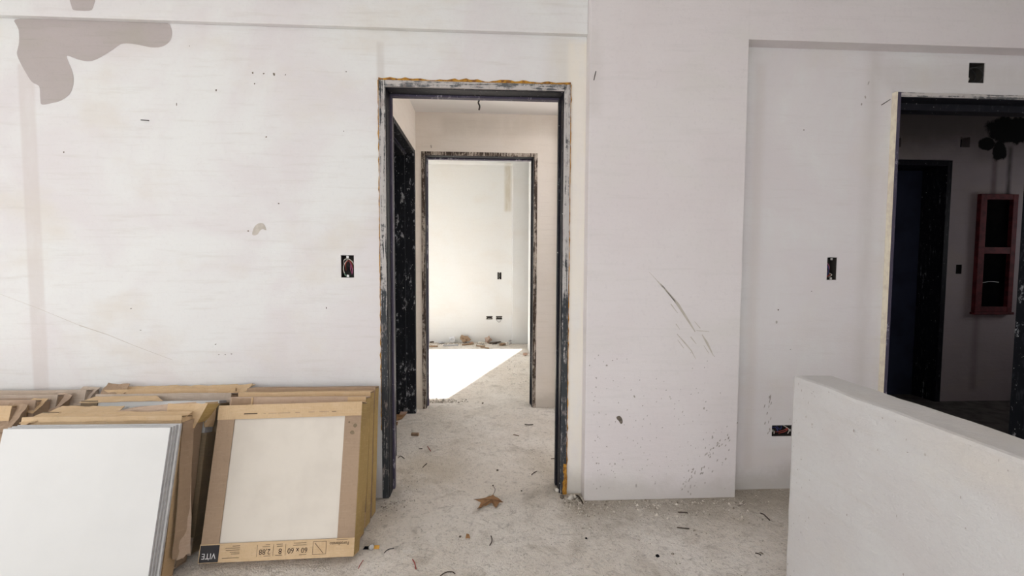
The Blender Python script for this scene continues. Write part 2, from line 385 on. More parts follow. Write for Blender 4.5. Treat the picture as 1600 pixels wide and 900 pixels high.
# ------------------------------------------------------------------ the setting
def struct(o, **kw): o['kind'] = 'structure'; return tag(o, **kw)
DW, DH = .4679, 2.07                       # half width and height of the near door frame
CX0, CX1, PR = .5451, 1.3248, .0791        # column, its projection
PL, BZL = .03, 2.303
BZ = 2.28                                  # beam underside
RX0, RX1 = 2.140, 3.082                    # right-hand door frame outer edges
YF = 1.4506                                # hall end wall
TW = .12

struct(boxes('floor', [(-3.5, 5.6, -4.75, 5.6, -.2, 0)], 'floor'))
struct(tag(boxes('ground', [(-14, -3.5, -14, 14, -.3, -.12), (-3.5, 8, -14, -4.75, -.3, -.12)], 'ground'), 'grey paved ground outside the openings'))
tag(bpy.data.objects['floor'], 'dusty bare concrete floor running through the rooms')
HOLES = [(-DW+.004, DW-.004, -.01, DH-.004), (RX0+.004, RX1-.004, -.01, DH-.004),
         (-.659, -.596, 1.115, 1.225, .055), (1.825, 1.878, 1.11, 1.228, .055), (2.545, 2.632, 2.135, 2.238, .06), (1.558, 1.668, .283, .343, .055)]
HOLES = [(a, b, max(c, 0), d, *e) for a, b, c, d, *e in HOLES]
wb = wall('wall_back', 'y', -3.5, 3.5, 0, 2.62, 0, TW, HOLES, 'wall')
tag(wb, 'whitish patched plaster wall with the two door openings')
col = struct(boxes('column', [(CX0, CX1, -PR, -.0005, 0, 2.6)], 'column', bevel=.003)); tag(col, 'shallow plastered column between the two door openings')
beam = struct(boxes('beam', [(-3.4, CX0-.0005, -PL, -.0005, BZL, 2.6)], 'wall', bevel=.003)); tag(beam, 'plastered beam above the hall opening and the damp stain')
struct(tag(boxes('beam', [(CX1-.004, 3.4, -PR+.0004, -.0005, BZ, 2.6)], 'column', bevel=.0), 'plastered beam above the right-hand door'))
HX0, HX1, HY0, HH = 1.135, 1.277, -.765, .80
lw = struct(boxes('wall_low', [(HX0, HX1, -3.0, HY0, 0, HH)], 'half', bevel=.012, seg=.035, warp=.004, wscale=9)); tag(lw, 'low pale plastered half wall running toward the viewer')
for p in lw.data.polygons: p.use_smooth = False
# room around the camera: openings to the left and behind
wall('wall_left', 'x', -4.7, 0, 0, 2.62, -3.5, -3.38, [(-4.4, -.8, 0.0, 2.25)], 'wall')
wall('wall_right', 'x', -4.7, 0, 0, 2.62, 3.38, 3.5, (), 'wall')
wall('wall_front', 'y', -3.5, 3.5, 0, 2.62, -4.75, -4.63, [(-3.0, 1.5, .35, 2.25)], 'wall')
struct(boxes('ceiling', [(-6.2, 3.5, -4.8, .12, 2.62, 2.75)], 'white_ceiling'))  # reaches past the left wall as an added, unseen overhang against sun
# hall
HLX, HRX, HC = -.505, .66, 2.375
SD0, SD1, SDH = .50, 1.36, 2.055           # side door along the hall's left wall
wall('wall_hall_left', 'x', TW, YF, 0, HC, HLX-.15, HLX, [(SD0, SD1, 0, SDH)], 'hall')
wall('wall_hall_right', 'x', TW, YF, 0, 2.9, HRX, HRX+.12, [(.17, 1.40, 0, 2.36)], 'hall')   # opening and open-top shaft beyond are added, unseen, to brighten the hall
wall('wall_added_well_end', 'y', 1.2, 2.0, 0, 2.9, YF, YF+TW, (), 'wall')  # closes the added, unseen shaft
FX, FW2 = .002, .463
wall('wall_hall_end', 'y', -3.0, 1.2, 0, 2.9, YF, YF+TW, [(FX-FW2+.004, FX+FW2-.004, 0, DH-.004)], 'hall')
struct(boxes('ceiling', [(HLX-.15, HRX, TW, YF, HC, HC+.1)], 'white_ceiling'))
# unlit room behind the hall's side door
boxes_dark = [(-2.2, -2.1, TW, YF, 0, HC), (-2.2, HLX-.15, TW, YF, HC, HC+.1)]
struct(boxes('wall_side_room', boxes_dark, 'green_dark'))
struct(boxes('wall_side_room_end', [(-2.2, HLX-.15, YF-.03, YF-.002, 0, HC)], 'green_dark'))
struct(boxes('wall_side_room_near', [(-2.2, HLX-.15, TW+.002, TW+.03, 0, HC)], 'green_dark'))
# far sunlit room
FY = 4.62
fwall = wall('wall_far', 'y', -2.2, 1.9, 0, 2.9, FY, FY+.12, [(.225, .285, .945, 1.05, .05), (.06, .155, .345, .395, .05), (.205, .30, .345, .395, .05)], 'far')
struct(boxes('beam', [(-2.1, 1.9, FY-.14, FY-.0005, 2.62, 2.9)], 'far', bevel=.004)); tag(bpy.data.objects['beam.002'], 'pale beam across the top of the far sunlit wall')
struct(boxes('column', [(.44, 1.9, FY-.14, FY-.0005, 0, 2.62)], 'far', bevel=.004)); tag(bpy.data.objects['column.001'], 'pale pier at the right of the far sunlit wall')
wall('wall_far_right', 'x', YF+TW, 4.035, 0, 2.9, .632, .752, (), 'far')
wall('wall_far_side', 'x', YF+TW, FY, 0, 2.9, 1.78, 1.9, (), 'far')
fd = Vector((.3399, .9405, 0))              # slanted facade of the far room, open to the sun
def fac(y): return -2.74+(y-1.72)*.3614
def facade(name, ya, yb, z0, z1, mat='far'):
    vs_ = []
    for z in (z0, z1):
        for (y, off) in ((ya, 0), (yb, 0), (yb, -.05), (ya, -.05)): vs_.append((fac(y)+off, y, z))
    return struct(mesh(name, vs_, [(0,3,2,1),(4,5,6,7),(0,1,5,4),(1,2,6,5),(2,3,7,6),(3,0,4,7)], mat))
facade('wall_facade_near', YF+TW, 1.74, 0, 2.9); facade('wall_facade_far', 4.075, FY+.12, 0, 2.9); facade('wall_facade_head', 1.74, 4.075, 2.1, 2.9)
y0, y1 = YF+.06, FY+.12
struct(mesh('ceiling', [(fac(y0)-.05,y0,2.9),(1.9,y0,2.9),(1.9,y1,2.9),(fac(y1)-.05,y1,2.9),(fac(y0)-.05,y0,3.0),(1.9,y0,3.0),(1.9,y1,3.0),(fac(y1)-.05,y1,3.0)],
            [(0,3,2,1),(4,5,6,7),(0,1,5,4),(1,2,6,5),(2,3,7,6),(3,0,4,7)], 'far'))
# dim room behind the right-hand door
DY = 1.465
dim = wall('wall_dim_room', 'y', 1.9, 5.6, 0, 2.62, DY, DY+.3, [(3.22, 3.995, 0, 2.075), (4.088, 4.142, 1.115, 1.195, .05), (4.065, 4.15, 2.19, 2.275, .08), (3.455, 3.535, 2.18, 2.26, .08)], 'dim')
wall('wall_dim_left', 'x', TW, DY, 0, 2.9, 1.9, 2.0, (), 'wall'); struct(boxes('wall_dim_left_lining', [(2.0, 2.012, TW+.02, DY, 0, 2.5)], 'dim')); wall('wall_dim_right', 'x', TW, DY, 0, 2.62, 5.5, 5.6, [(.5, 1.1, 1.15, 1.85)], 'dim')  # window in the right wall is added, unseen, to brighten the dim room
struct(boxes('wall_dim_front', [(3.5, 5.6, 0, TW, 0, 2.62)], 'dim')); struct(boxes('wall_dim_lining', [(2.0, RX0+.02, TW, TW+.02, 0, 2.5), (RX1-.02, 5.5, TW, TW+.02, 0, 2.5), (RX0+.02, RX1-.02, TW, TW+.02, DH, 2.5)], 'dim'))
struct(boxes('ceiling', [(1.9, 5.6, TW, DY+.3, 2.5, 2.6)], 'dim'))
struct(boxes('floor', [(2.0, 5.5, .04, DY+.3, 0.0, .004)], 'dim_floor')); tag(bpy.data.objects['floor.001'], 'dark floor inside the unlit room')

# ------------------------------------------------------------------ door frames (folded steel)
def ragged_strip(name, path, normal, w, mat, parent, amp=.004, seed=0):
    """thin irregular band following an edge; normal = direction in which it is ragged"""
    P = [Vector(p) for p in path]; n = max(8, int((P[1]-P[0]).length/.018)); vs_, fs = [], []
    for i in range(n+1):
        p = P[0].lerp(P[1], i/n); j = w+amp*noise.noise(Vector((i*.55, seed*9.1, 0)))*2
        vs_ += [p, p+Vector(normal)*max(.001, j), p+Vector((0,-.004,0)), p+Vector((0,-.004,0))+Vector(normal)*max(.001, j)]
    for i in range(n):
        a = i*4; b = a+4
        fs += [(a+2, b+2, b+3, a+3), (a, a+1, b+1, b), (a+1, a+3, b+3, b+1), (a, b, b+2, a+2)]
    return mesh(name, vs_, fs, mat, parent)
def frame_y(name, label, xc, hw, h, y0, mats, fl=.031, d1=.088, step=.013, d2=.035, rust=True, seed=0):
    """door frame in a wall facing -y: flange, rebate, step, inner lining"""
    root = empty(name, (xc, y0, 0)); tag(root, label, kind='structure')
    edge, dark, vio = mats; e = .006
    for s in (-1, 1):
        X = lambda a, b: (min(s*(hw-a), s*(hw-b)), max(s*(hw-a), s*(hw-b)))
        j = boxes('jamb', [(*X(0, fl), -e, d1, 0, h)], edge, root, bevel=.0025)
        boxes('rebate', [(*X(fl+.0002, fl+.0035), -e+.012, d1, 0, h-fl)], dark, j)
        boxes('stop', [(*X(.004, fl+step), d1, d1+d2, 0, h-.004)], vio if s < 0 else dark, j, bevel=.0015)
        if rust:
            ragged_strip('rust_edge', [(s*hw, -.001, .0 if s > 0 else .35), (s*hw, -.001, h)], (s, 0, 0), .0032, 'rust', j, .0028, seed+s)
    hd = boxes('head', [(-hw+fl, hw-fl, -e, d1, h-fl, h)], 'steel_edge_level' if rust else edge, root, bevel=.0025)
    boxes('rebate', [(-hw+fl+.0026, hw-fl-.0026, -e+.012, d1, h-fl-.0035, h-fl-.0002)], dark, hd)
    boxes('stop', [(-hw+fl+step, hw-fl-step, d1, d1+d2, h-fl-step, h-.004)], vio, hd, bevel=.0015)
    if rust: ragged_strip('rust_edge', [(-hw, -.001, h), (hw, -.001, h)], (0, 0, 1), .009, 'rust', hd, .005, seed+5)
    return root
d1 = frame_y('door_1', 'black steel door frame with rusty orange edge around the hall opening', 0, DW, DH, 0, ('steel_edge', 'steel_black', 'steel_purple'))
# rusted foot of the right jamb
jr = [o for o in d1.children if o.name.startswith('jamb')][1]
ragged_strip('rust_foot', [(DW-.001, -.0065, .0), (DW-.001, -.0065, .16)], (-1, 0, 0), .016, 'rust', jr, .006, 11)
d2 = frame_y('door_2', 'smeared brown and black steel frame around the doorway to the sunlit room', FX, FW2, DH, YF, ('steel_brown', 'steel_black', 'steel_purple'), fl=.028, d1=.075, step=.013, d2=.045, rust=False, seed=3)
# right-hand door frame stands proud of the plaster
xm = (RX0+RX1)/2; hw3 = (RX1-RX0)/2
d3 = empty('door_3', (xm, 0, 0)); tag(d3, 'violet and black steel frame around the opening to the unlit room', kind='structure')
for s in (-1, 1):
    X = lambda a, b: (min(s*(hw3-a), s*(hw3-b)), max(s*(hw3-a), s*(hw3-b)))
    j = boxes('jamb', [(*X(0, .022), -.026, .06, 0, DH)], 'steel_purple' if s < 0 else 'steel_bare', d3, bevel=.002)
    boxes('stop', [(*X(.006, .036), .06, .13, 0, DH-.022)], 'steel_black' if s < 0 else 'steel_bare', j)
    ragged_strip('plaster_edge', [(s*hw3, -.0255, 0), (s*hw3, -.0255, DH)], (s, 0, 0), .002, 'lip', j, .001, 4+s)
    boxes('plaster_lip', [(*X(-.006, -.0005), -.0262, -.0005, 0, DH+.002)], 'lip', j, seg=.08, warp=.0012, wscale=12)
hd = boxes('head', [(-hw3+.022, hw3-.022, -.024, .06, DH-.022, DH)], 'steel_edge_level', d3, bevel=.002)
boxes('rebate', [(-hw3+.022, hw3-.022, -.02, .06, DH-.026, DH-.022)], 'steel_black', hd)
boxes('stop', [(-hw3+.036, hw3-.036, .06, .13, DH-.06, DH-.026)], 'steel_black', hd)
# frame in the hall's left wall (faces +x)
d4 = empty('door_4', (HLX, (SD0+SD1)/2, 0)); tag(d4, 'paint-splashed black steel frame in the left wall of the hall', kind='structure')
hs = (SD1-SD0)/2
for s in (-1, 1):
    Y = lambda a, b: (min(s*(hs-a), s*(hs-b)), max(s*(hs-a), s*(hs-b)))
    j = boxes('jamb', [(-.065, .008, *Y(0, .03), 0, SDH)], 'steel_bare', d4, bevel=.002)
    boxes('stop', [(-.15, -.065, *Y(.0, .046), 0, SDH-.03)], 'steel_bare', j, bevel=.002)
    boxes('rebate', [(-.068, .002, *Y(.03, .033), 0, SDH-.03)], 'steel_bare', j)
    ragged_strip('plaster_edge', [(.0085, s*hs, .0), (.0085, s*hs, SDH)], (0, s, 0), .006, 'lip', j, .004, 21)
hd = boxes('head', [(-.065, .008, -hs+.03, hs-.03, SDH-.03, SDH)], 'steel_bare', d4, bevel=.002)
boxes('stop', [(-.15, -.065, -hs+.046, hs-.046, SDH-.05, SDH-.002)], 'steel_bare', hd)
boxes('seam', [(-.06, -.052, -hs+.03, hs-.03, SDH-.036, SDH-.03)], 'steel_purple', hd)
# inner doorway of the dim room with its dark leaf
d5 = empty('door_5', (3.61, DY, 0)); tag(d5, 'black doorway with a dark blue leaf inside the unlit room', kind='structure')
boxes('jamb', [(.34, .384, -.012, .26, 0, 2.075)], 'steel_black', d5, bevel=.002); boxes('jamb', [(-.389, -.345, -.012, .26, 0, 2.075)], 'steel_black', d5, bevel=.002)
boxes('head', [(-.345, .34, -.012, .26, 2.03, 2.075)], 'steel_black', d5, bevel=.002)
boxes('door_leaf', [(-.345, .34, .215, .255, .006, 2.03)], 'leaf_door', d5, bevel=.002)

# ------------------------------------------------------------------ marks on the plaster
S = lambda pts, ox, oy, sc: [(ox+x/sc, oy+y/sc) for x, y in pts]
st = S([(120,152),(280,150),(500,150),(720,152),(860,160),(1100,170),(1300,180),(1335,215),(1345,270),(1320,330),(1262,366),(1180,370),(1090,352),(1010,340),(945,345),(880,390),(800,440),(740,470),(680,478),(610,465),(528,436),(532,475),(560,540),(577,610),(570,680),(540,740),(480,785),(420,802),(330,818),(316,775),(312,700),(300,668),(250,640),(205,572),(160,490),(134,425),(140,380),(150,330),(148,240),(132,200)], 0, 0, 5)
decal('damp_stain', st, 0, 'stain', wb, smooth=3)
st2 = S([(555,-40),(735,-40),(728,60),(700,84),(620,84),(575,78),(560,50)], 0, 0, 5)
decal('damp_stain', st2, -PL, 'stain', beam, smooth=2)
decal('filler_mark', S([(1052,178),(1058,150),(1075,132),(1098,132),(1110,158),(1095,155),(1085,160),(1072,178)], 0, 300, 2.667), 0, 'scuff', wb)
decal('wall_chip', S([(150,555),(160,552),(168,562),(169,574),(163,577),(157,568),(151,562)], 890, 380, 2.046), -PR, 'chip', col)
def stroke(pts, ws, ox, oy, sc, y, parent, mat='scuff', name='scuff'):
    L, R_ = [], []
    for i, (x, yy) in enumerate(pts):
        a = pts[max(i-1,0)]; b = pts[min(i+1,len(pts)-1)]; d = Vector((b[0]-a[0], b[1]-a[1])).normalized(); nn = Vector((-d.y, d.x))*ws[i]/2
        L.append((x+nn.x, yy+nn.y)); R_.append((x-nn.x, yy-nn.y))
    decal(name, S(L+R_[::-1], ox, oy, sc), y, mat, parent, smooth=0)
for pts, ws in (([(80,85),(150,160),(220,230)], (2,5,6)), ([(180,185),(260,280),(330,365),(400,475),(485,610)], (3,12,24,20,9)), ([(150,165),(240,265),(310,345)], (2,8,6)),
                ([(270,365),(330,445)], (9,4)), ([(315,540),(350,590)], (8,3)), ([(325,630),(400,715),(450,775),(490,850)], (6,11,9,3)), ([(330,680),(385,755)], (4,5)),
                ([(445,655),(495,718)], (9,4)), ([(545,635),(590,710),(645,820)], (8,20,6)), ([(560,730),(605,800)], (4,4)), ([(480,520),(530,580)], (4,7)), ([(495,600),(545,603),(610,608)], (6,7,3))):
    stroke(pts, ws, 1000, 410, 5.63, -PR, col)
stroke([(0,425),(160,485),(330,555)], (.8,1.2,1.2), 0, 300, 2.667, 0, wb, 'scuff', 'scratch'); stroke([(330,555),(450,595),(560,640),(720,700)], (3,2,1.5,1), 0, 300, 2.667, 0, wb, 'scuff', 'scratch')
def low_marks():
    vs_, fs = [], []
    for _ in range(70):
        near = random.random() < .5
        y = HY0-(random.random()*.12 if near else random.random()*.8); z = random.uniform(.05, .79) if near else .79-random.random()**2*.5
        w, h = random.uniform(.001, .003), random.uniform(.0015, .005); i = len(vs_)
        for k_ in range(6):
            t = k_*PI/3; vs_.append((HX0-.0042, y+math.cos(t)*w*random.uniform(.6,1.3), z+math.sin(t)*h*random.uniform(.6,1.3)))
        fs.append(tuple(range(i, i+6)))
    o = mesh('dark_specks', vs_, fs, 'speck', lw); o['kind'] = 'stuff'
low_marks()
def speck_field(name, spots, y, parent, mat='speck'):
    vs_, fs = [], []
    for (px, py, w, h, a) in spots:
        c = ony(px, py, y); i = len(vs_); n = 7
        for k_ in range(n):
            t = 2*PI*k_/n; rr = 1+.35*random.uniform(-1, 1); dx, dz = math.cos(t)*w*rr/480, math.sin(t)*h*rr/480
            vs_.append((c.x+dx*math.cos(a)-dz*math.sin(a), y-.0007-.0003*random.random(), c.z+dx*math.sin(a)+dz*math.cos(a)))
        fs.append(tuple(range(i, i+n)))
    o = mesh(name, vs_, fs, mat, parent); o['kind'] = 'stuff'; return o
sp = []
for _ in range(150):
    px = random.uniform(925, 1140); py = 545+220*random.random()**.8
    q = random.uniform(.6, 1.0)
    sp.append((px, py, 1.1*q, 2.0*q, -.4+random.uniform(-.4, .4)))
for _ in range(48):
    t = random.random(); sp.append((1075+65*t+random.uniform(-14, 14), 760-85*t+random.uniform(-18, 18), 1.4, 3.2, -.45+random.uniform(-.3,.3)))
sp += [(929+random.uniform(-8,8), 560+random.uniform(-10,140), 1.2, 1.8, 0) for _ in range(12)]
sp += [(994, 759, 2.0, 5.5, .15), (948, 571, 2, 2, 0), (1100, 638, 2.2, 3.2, 0), (991, 619, 2, 3.2, .4), (1075, 768, 2.2, 2.4, 0), (1100, 730, 2, 3.4, -.3), (1134, 717, 1.8, 3, -.2), (932, 724, 2.2, 2.2, .3), (961, 725, 2, 2.6, .2)]
speck_field('mortar_splatter', sp, -PR, col)
speck_field('dark_specks', [(100,238,1.6,1.6,0),(395,114,2,3,0),(412,115,1.8,1.4,0),(428,116,2.4,4.5,.5),(446,117,1.3,1.8,0),(338,141,1.6,2.4,0),(398,131,1.5,2,0),(541,112,1.3,1.2,0),(416,214,2,1.6,.3),(537,205,1.4,1.2,0),(436,318,1.2,1.2,0),(435,318,1.2,1.4,0),(388,361,1.6,1.8,0),(296,72,1,1,0),
   (276,163,1.2,3,0),(510,481,1.2,2.2,0),(205,482,2,1,.2),(337,538,2.4,1,.5),(342,554,2,.9,0),(352,554,2.4,.9,0),(362,553,2.4,.9,0),(220,516,2.4,.8,0),(1256,203,1.5,1.6,0),(1216,484,2.2,2.2,0),(1235,546,1,1,0),(1268,455,1.2,1.2,0)], 0, wb, 'chip')
speck_field('mortar_splatter', [(1196+random.uniform(-4,14), random.uniform(610,690), 1.2, 4.5, -.2) for _ in range(16)]+[(1213,503,3,5,.2),(1352,152,1.8,4,.4),(1346,163,2.6,2.6,.2),(1357,130,1.5,6,-.3)], 0, wb)

# nails and loose iron wire
def nail(name, label, a, b, r=.0022, mat='iron'):
    return tag(tube(name, [a, b], r, mat), label, 'nail')
p = ony(233, 188, 0); q = ony(220, 187.5, -.035)
nail('nail', 'long dark nail sticking out of the wall below the damp stain', p+Vector((0,.004,0)), q)
p = ony(931.5, 110, -PR); q = ony(928, 125, -PR-.03)
nail('nail', 'bent dark nail high on the left edge of the column', p+Vector((0,.004,0)), q)
p = ony(1392, 155, -.02); q = ony(1377.5, 164, -.06)
nail('nail', 'thin nail at the top left corner of the right-hand door frame', p+Vector((0,.004,0)), q)
p = Vector((.05, .62, HC)); 
hw_ = [onz(748, 146, 2.1) for _ in (0,)][0]
k0 = ony(748, 148, .62); k0.z = HC
tag(tube('ceiling_wire', [(k0.x, .62, HC+.002), (k0.x+.004, .622, ony(748,157,.62).z+.02), (k0.x-.002, .62, ony(748,160,.62).z), (k0.x+.006, .618, ony(749,166,.62).z), (k0.x+.002, .62, ony(750,172,.62).z)], .0052, 'iron'), 'short dark cable end hanging from the hall ceiling', 'cable')
nail('nail', 'small nail in the hall wall above the doorway to the sunlit room', ony(673, 226, YF)+Vector((0,.003,0)), ony(674, 231, YF-.015), .002)

# ------------------------------------------------------------------ electrical boxes set in the plaster
def elbox(label, x0, x1, z0, z1, depth, y0, wires, cat='electrical box', bridge=True, name='electrical_box'):
    root = empty(name, ((x0+x1)/2, y0, z0)); tag(root, label, cat)
    w, h = x1-x0, z1-z0; t = .0025; hw_ = w/2
    boxes('shell', [(-hw_+.001, -hw_+t, .003, depth-.002, .001, h-.001), (hw_-t, hw_-.001, .003, depth-.002, .001, h-.001), (-hw_+t, hw_-t, .003, depth-.002, .001, t), (-hw_+t, hw_-t, .003, depth-.002, h-t, h-.001), (-hw_+t, hw_-t, depth-.005, depth-.002, t, h-t)], 'box_dark', root)
    if bridge:
        if h > w:
            for zz in (.002, h-.014): boxes('screw_lug', [(-.006, .006, .004, .008, zz, zz+.012)], 'galv', root, bevel=.001)
        else:
            for xx in (-hw_+.002, hw_-.012): boxes('screw_lug', [(xx, xx+.010, .004, .008, h/2-.006, h/2+.006)], 'galv', root, bevel=.001)
    for mat, pts in wires:
        tube('wire', [(a*hw_, y_, b*h) for a, y_, b in pts], .0021, mat, root)
    return root
elbox('tall open switch box with coiled wires beside the black door frame', -.659, -.596, 1.115, 1.225, .055, 0,
   [('wire_white', [(-.8,.03,.6),(-.55,.004,.78),(.1,.0,.84),(.75,.004,.7),(.9,.02,.5)]), ('wire_white', [(-.1,.02,.82),(-.5,.004,.6),(-.62,.002,.35),(-.4,.006,.1)]), ('wire_green', [(-.85,.02,.5),(-.6,.006,.25),(-.2,.004,.08),(.3,.02,.1)]),
    ('wire_red', [(-.5,.03,.3),(-.35,.006,.6),(.05,.003,.75),(.5,.01,.68),(.6,.03,.4)]), ('wire_pink', [(.1,.03,.7),(.55,.006,.55),(.75,.004,.3),(.5,.02,.15)]), ('wire_pink', [(.25,.03,.6),(.4,.008,.4),(.45,.02,.2)]), ('wire_black', [(-.2,.04,.3),(0,.01,.5),(.1,.03,.3)])])
elbox('narrow switch box with a pale inner edge on the wall right of the column', 1.825, 1.878, 1.11, 1.228, .055, 0,
   [('wire_blue', [(-.7,.03,.8),(-.4,.01,.5),(-.75,.006,.2)]), ('wire_pink', [(-.5,.04,.2),(-.2,.012,.5),(-.1,.03,.75)]), ('wire_red', [(-.6,.02,.1),(-.1,.01,.25),(.3,.03,.15)]), ('wire_white', [(.1,.02,.3),(.25,.008,.22),(.2,.03,.12)])])
elbox('square junction box with curled black cables above the right-hand door', 2.545, 2.632, 2.135, 2.238, .06, 0,
   [('wire_black', [(-.9,.03,.7),(-.3,.008,.78),(.4,.002,.7),(.85,.0,.4),(.55,.006,.1),(.1,.03,.1)]), ('wire_black', [(-.1,.03,.8),(.1,.008,.4),(-.2,.006,.1),(-.5,.02,.03)]), ('wire_black', [(.2,.03,.85),(.6,.004,.8),(.95,.02,.86)]), ('wire_white', [(-.8,.04,.5),(-.45,.02,.3),(-.5,.03,.1)])], bridge=False, name='junction_box')
elbox('low wide socket box half hidden behind the low wall', 1.558, 1.668, .283, .343, .055, 0,
   [('wire_red', [(-.3,.03,.2),(.2,.006,.5),(.6,.003,.7),(.5,.01,.4),(-.1,.02,.15)]), ('wire_blue', [(-.9,.03,.5),(-.6,.006,.8),(-.3,.008,.4),(-.1,.03,.7)]), ('wire_white', [(.3,.02,.9),(.75,.004,.6),(.7,.008,.2)]), ('wire_blue', [(-.4,.02,.9),(-.1,.006,.6),(.2,.02,.9)])])
elbox('small switch box on the far sunlit wall', .225, .285, .945, 1.05, .05, FY, [('wire_white', [(-.3,.03,.8),(-.1,.005,.5),(-.3,.02,.2)]), ('wire_black', [(.3,.03,.8),(.4,.01,.4),(.1,.02,.2)])])
elbox('empty socket box, left of two low on the far sunlit wall', .06, .155, .345, .395, .05, FY, [('wire_white', [(-.6,.02,.2),(0,.004,.3),(.6,.02,.2)])])
elbox('socket box with a wire loop hanging out, low on the far sunlit wall', .205, .30, .345, .395, .05, FY, [('wire_black', [(-.7,.02,.3),(-.75,-.006,-.2),(-.2,-.012,-.75),(.3,-.01,-.6),(.45,.0,.1),(.4,.02,.5)]), ('wire_white', [(-.5,.02,.6),(.2,.004,.5),(.7,.02,.6)])])
elbox('small black switch box on the wall of the unlit room', 4.088, 4.142, 1.115, 1.195, .05, DY, [('wire_black', [(-.3,.03,.8),(0,.01,.5),(-.2,.02,.2)])], bridge=False)

# red steel meter cabinet frame and soot in the dim room
rc = empty('meter_cabinet', (4.413, DY, .789)); tag(rc, 'red primed two-opening steel cabinet frame on the unlit room wall', 'cabinet')
hw_, hh, fr = .169, 1.007, .045
boxes('back_plate', [(-hw_+.01, hw_-.01, -.004, -.0008, .01, hh-.01)], 'void', rc)
boxes('stile', [(-hw_, -hw_+fr+.012, -.035, -.0005, 0, hh)], 'red', rc, bevel=.003); boxes('stile', [(hw_-fr, hw_, -.035, -.0005, 0, hh)], 'red', rc, bevel=.003)
for z_ in (0, .5, hh-fr): boxes('rail', [(-hw_+fr+.012, hw_-fr, -.033, -.0005, z_, z_+fr+(.012 if z_ == .5 else 0))], 'red', rc, bevel=.003)
boxes('bottom_lip', [(-hw_-.012, hw_+.012, -.045, -.0005, -.022, -.001)], 'red', rc, bevel=.004)
tube('wire', [(-.10,-.012,.25),(-.02,-.014,.262),(.06,-.012,.255)], .003, 'galv', rc)
boxes('hole_lining', [(4.066, 4.149, DY+.07, DY+.079, 2.191, 2.274)], 'void', dim); boxes('hole_lining', [(3.456, 3.534, DY+.07, DY+.079, 2.181, 2.259)], 'void', dim)

# ------------------------------------------------------------------ tiles and cartons
def tile_mesh(w, h, t):
    bm = bmesh.new(); bmesh.ops.create_cube(bm, size=1)
    for v in bm.verts: v.co = Vector((v.co.x*w, (v.co.y+.5)*t, (v.co.z+.5)*h))
    bmesh.ops.bevel(bm, geom=bm.edges[:], offset=.0012, segments=1, affect='EDGES')
    me = bpy.data.meshes.new('tile'); bm.to_mesh(me); bm.free()
    me.materials.append(M['tile_body']); me.materials.append(M['glaze'])
    for p_ in me.polygons:
        if p_.normal.y < -.9: p_.material_index = 1
    return me
TILE = tile_mesh(.595, .595, .0105)
TILE_S = tile_mesh(.572, .572, .0078); TILE_W = TILE_S.copy(); TILE_W.materials[1] = M['glaze_warm']
def pose(o, x, y, yaw, lean, K, roll=0.0, dz=0.0):
    o.location = (x, y, K*math.sin(lean)+dz)
    o.rotation_euler = (Matrix.Rotation(yaw, 3, 'Z') @ Matrix.Rotation(-lean, 3, 'X') @ Matrix.Rotation(-roll, 3, 'Y')).to_euler()
# three bare tiles in front of the left stack
for i, (lab, dx) in enumerate((('foremost bare white floor tile with grey edges, leaning on the cartons', 0), ('second bare floor tile from the front, only its grey edges showing', .003), ('third bare floor tile from the front, only its grey edges showing', .005), ('rearmost of the bare floor tiles, touching the brown carton', .012))):
    o = link(bpy.data.objects.new('floor_tile', TILE)); tag(o, lab, 'tile', 'loose floor tiles leaning on the cartons')
    ln = .277; off = i*.0135
    pose(o, -1.418+dx, -.724+off*math.cos(ln), -.013, ln, .0105, 0, 0)

def pack(label, x, y, yaw, lean, w=.59, h=.592, K=.078, roll=0.0, mats=('card_tan','card_brown','card_olive'), top=.058, side=.068, bottom=.066, warp=.0025, seed=0, n=8, warm=False, sh=1.0, name='tile_carton'):
    """a carton of tiles: local x across, z up the face, y into the depth; front face at y = 0"""
    root = empty(name); pose(root, x, y, yaw, lean, K, roll, abs(roll)*.3); tag(root, label, 'carton', 'cartons of floor tiles leaning on the wall')
    c = .0035; mt, ms, mo = mats
    step = (K-.012)/n
    for i in range(n):
        t = link(bpy.data.objects.new('tile', TILE_W if warm else TILE_S), root); t.location = (0, .006+i*step, .008)
    hw_ = w/2; H = h
    boxes('side_panel', [(-hw_, -hw_+side, .0012, c, .004, H-.006), (-hw_, -hw_+c, c, K-c, .004, H-.006), (-hw_, -hw_+side, K-c, K-.0012, .004, H-.006)], ms, root, seg=.05, warp=warp, woff=seed)
    Z1 = (H-.006)*sh
    boxes('side_panel', [(hw_-side, hw_, .0012, c, .004, Z1), (hw_-c, hw_, c, K-c, .004, Z1), (hw_-side, hw_, K-c, K-.0012, .004, Z1)], ms, root, seg=.05, warp=warp, woff=seed)
    boxes('edge_board', [(hw_+.0004, hw_+.0022, .003, K-.003, .006, Z1-.002)], mo, root, seg=.05, warp=warp, woff=seed)
    if top: boxes('top_flap', [(-hw_-.001, hw_+.001, -.0022, .0008, H-top, H), (-hw_-.001, hw_+.001, .0008, K, H-c, H), (-hw_-.001, hw_+.001, K, K+.002, H-top, H)], mt, root, seg=.05, warp=warp, woff=seed)
    if bottom: boxes('bottom_band', [(-hw_-.001, hw_+.001, -.0022, .0008, 0, bottom), (-hw_-.001, hw_+.001, .0008, K, 0, c), (-hw_-.001, hw_+.001, K, K+.002, 0, bottom)], mt, root, seg=.05, warp=warp*.6, woff=seed)
    return root

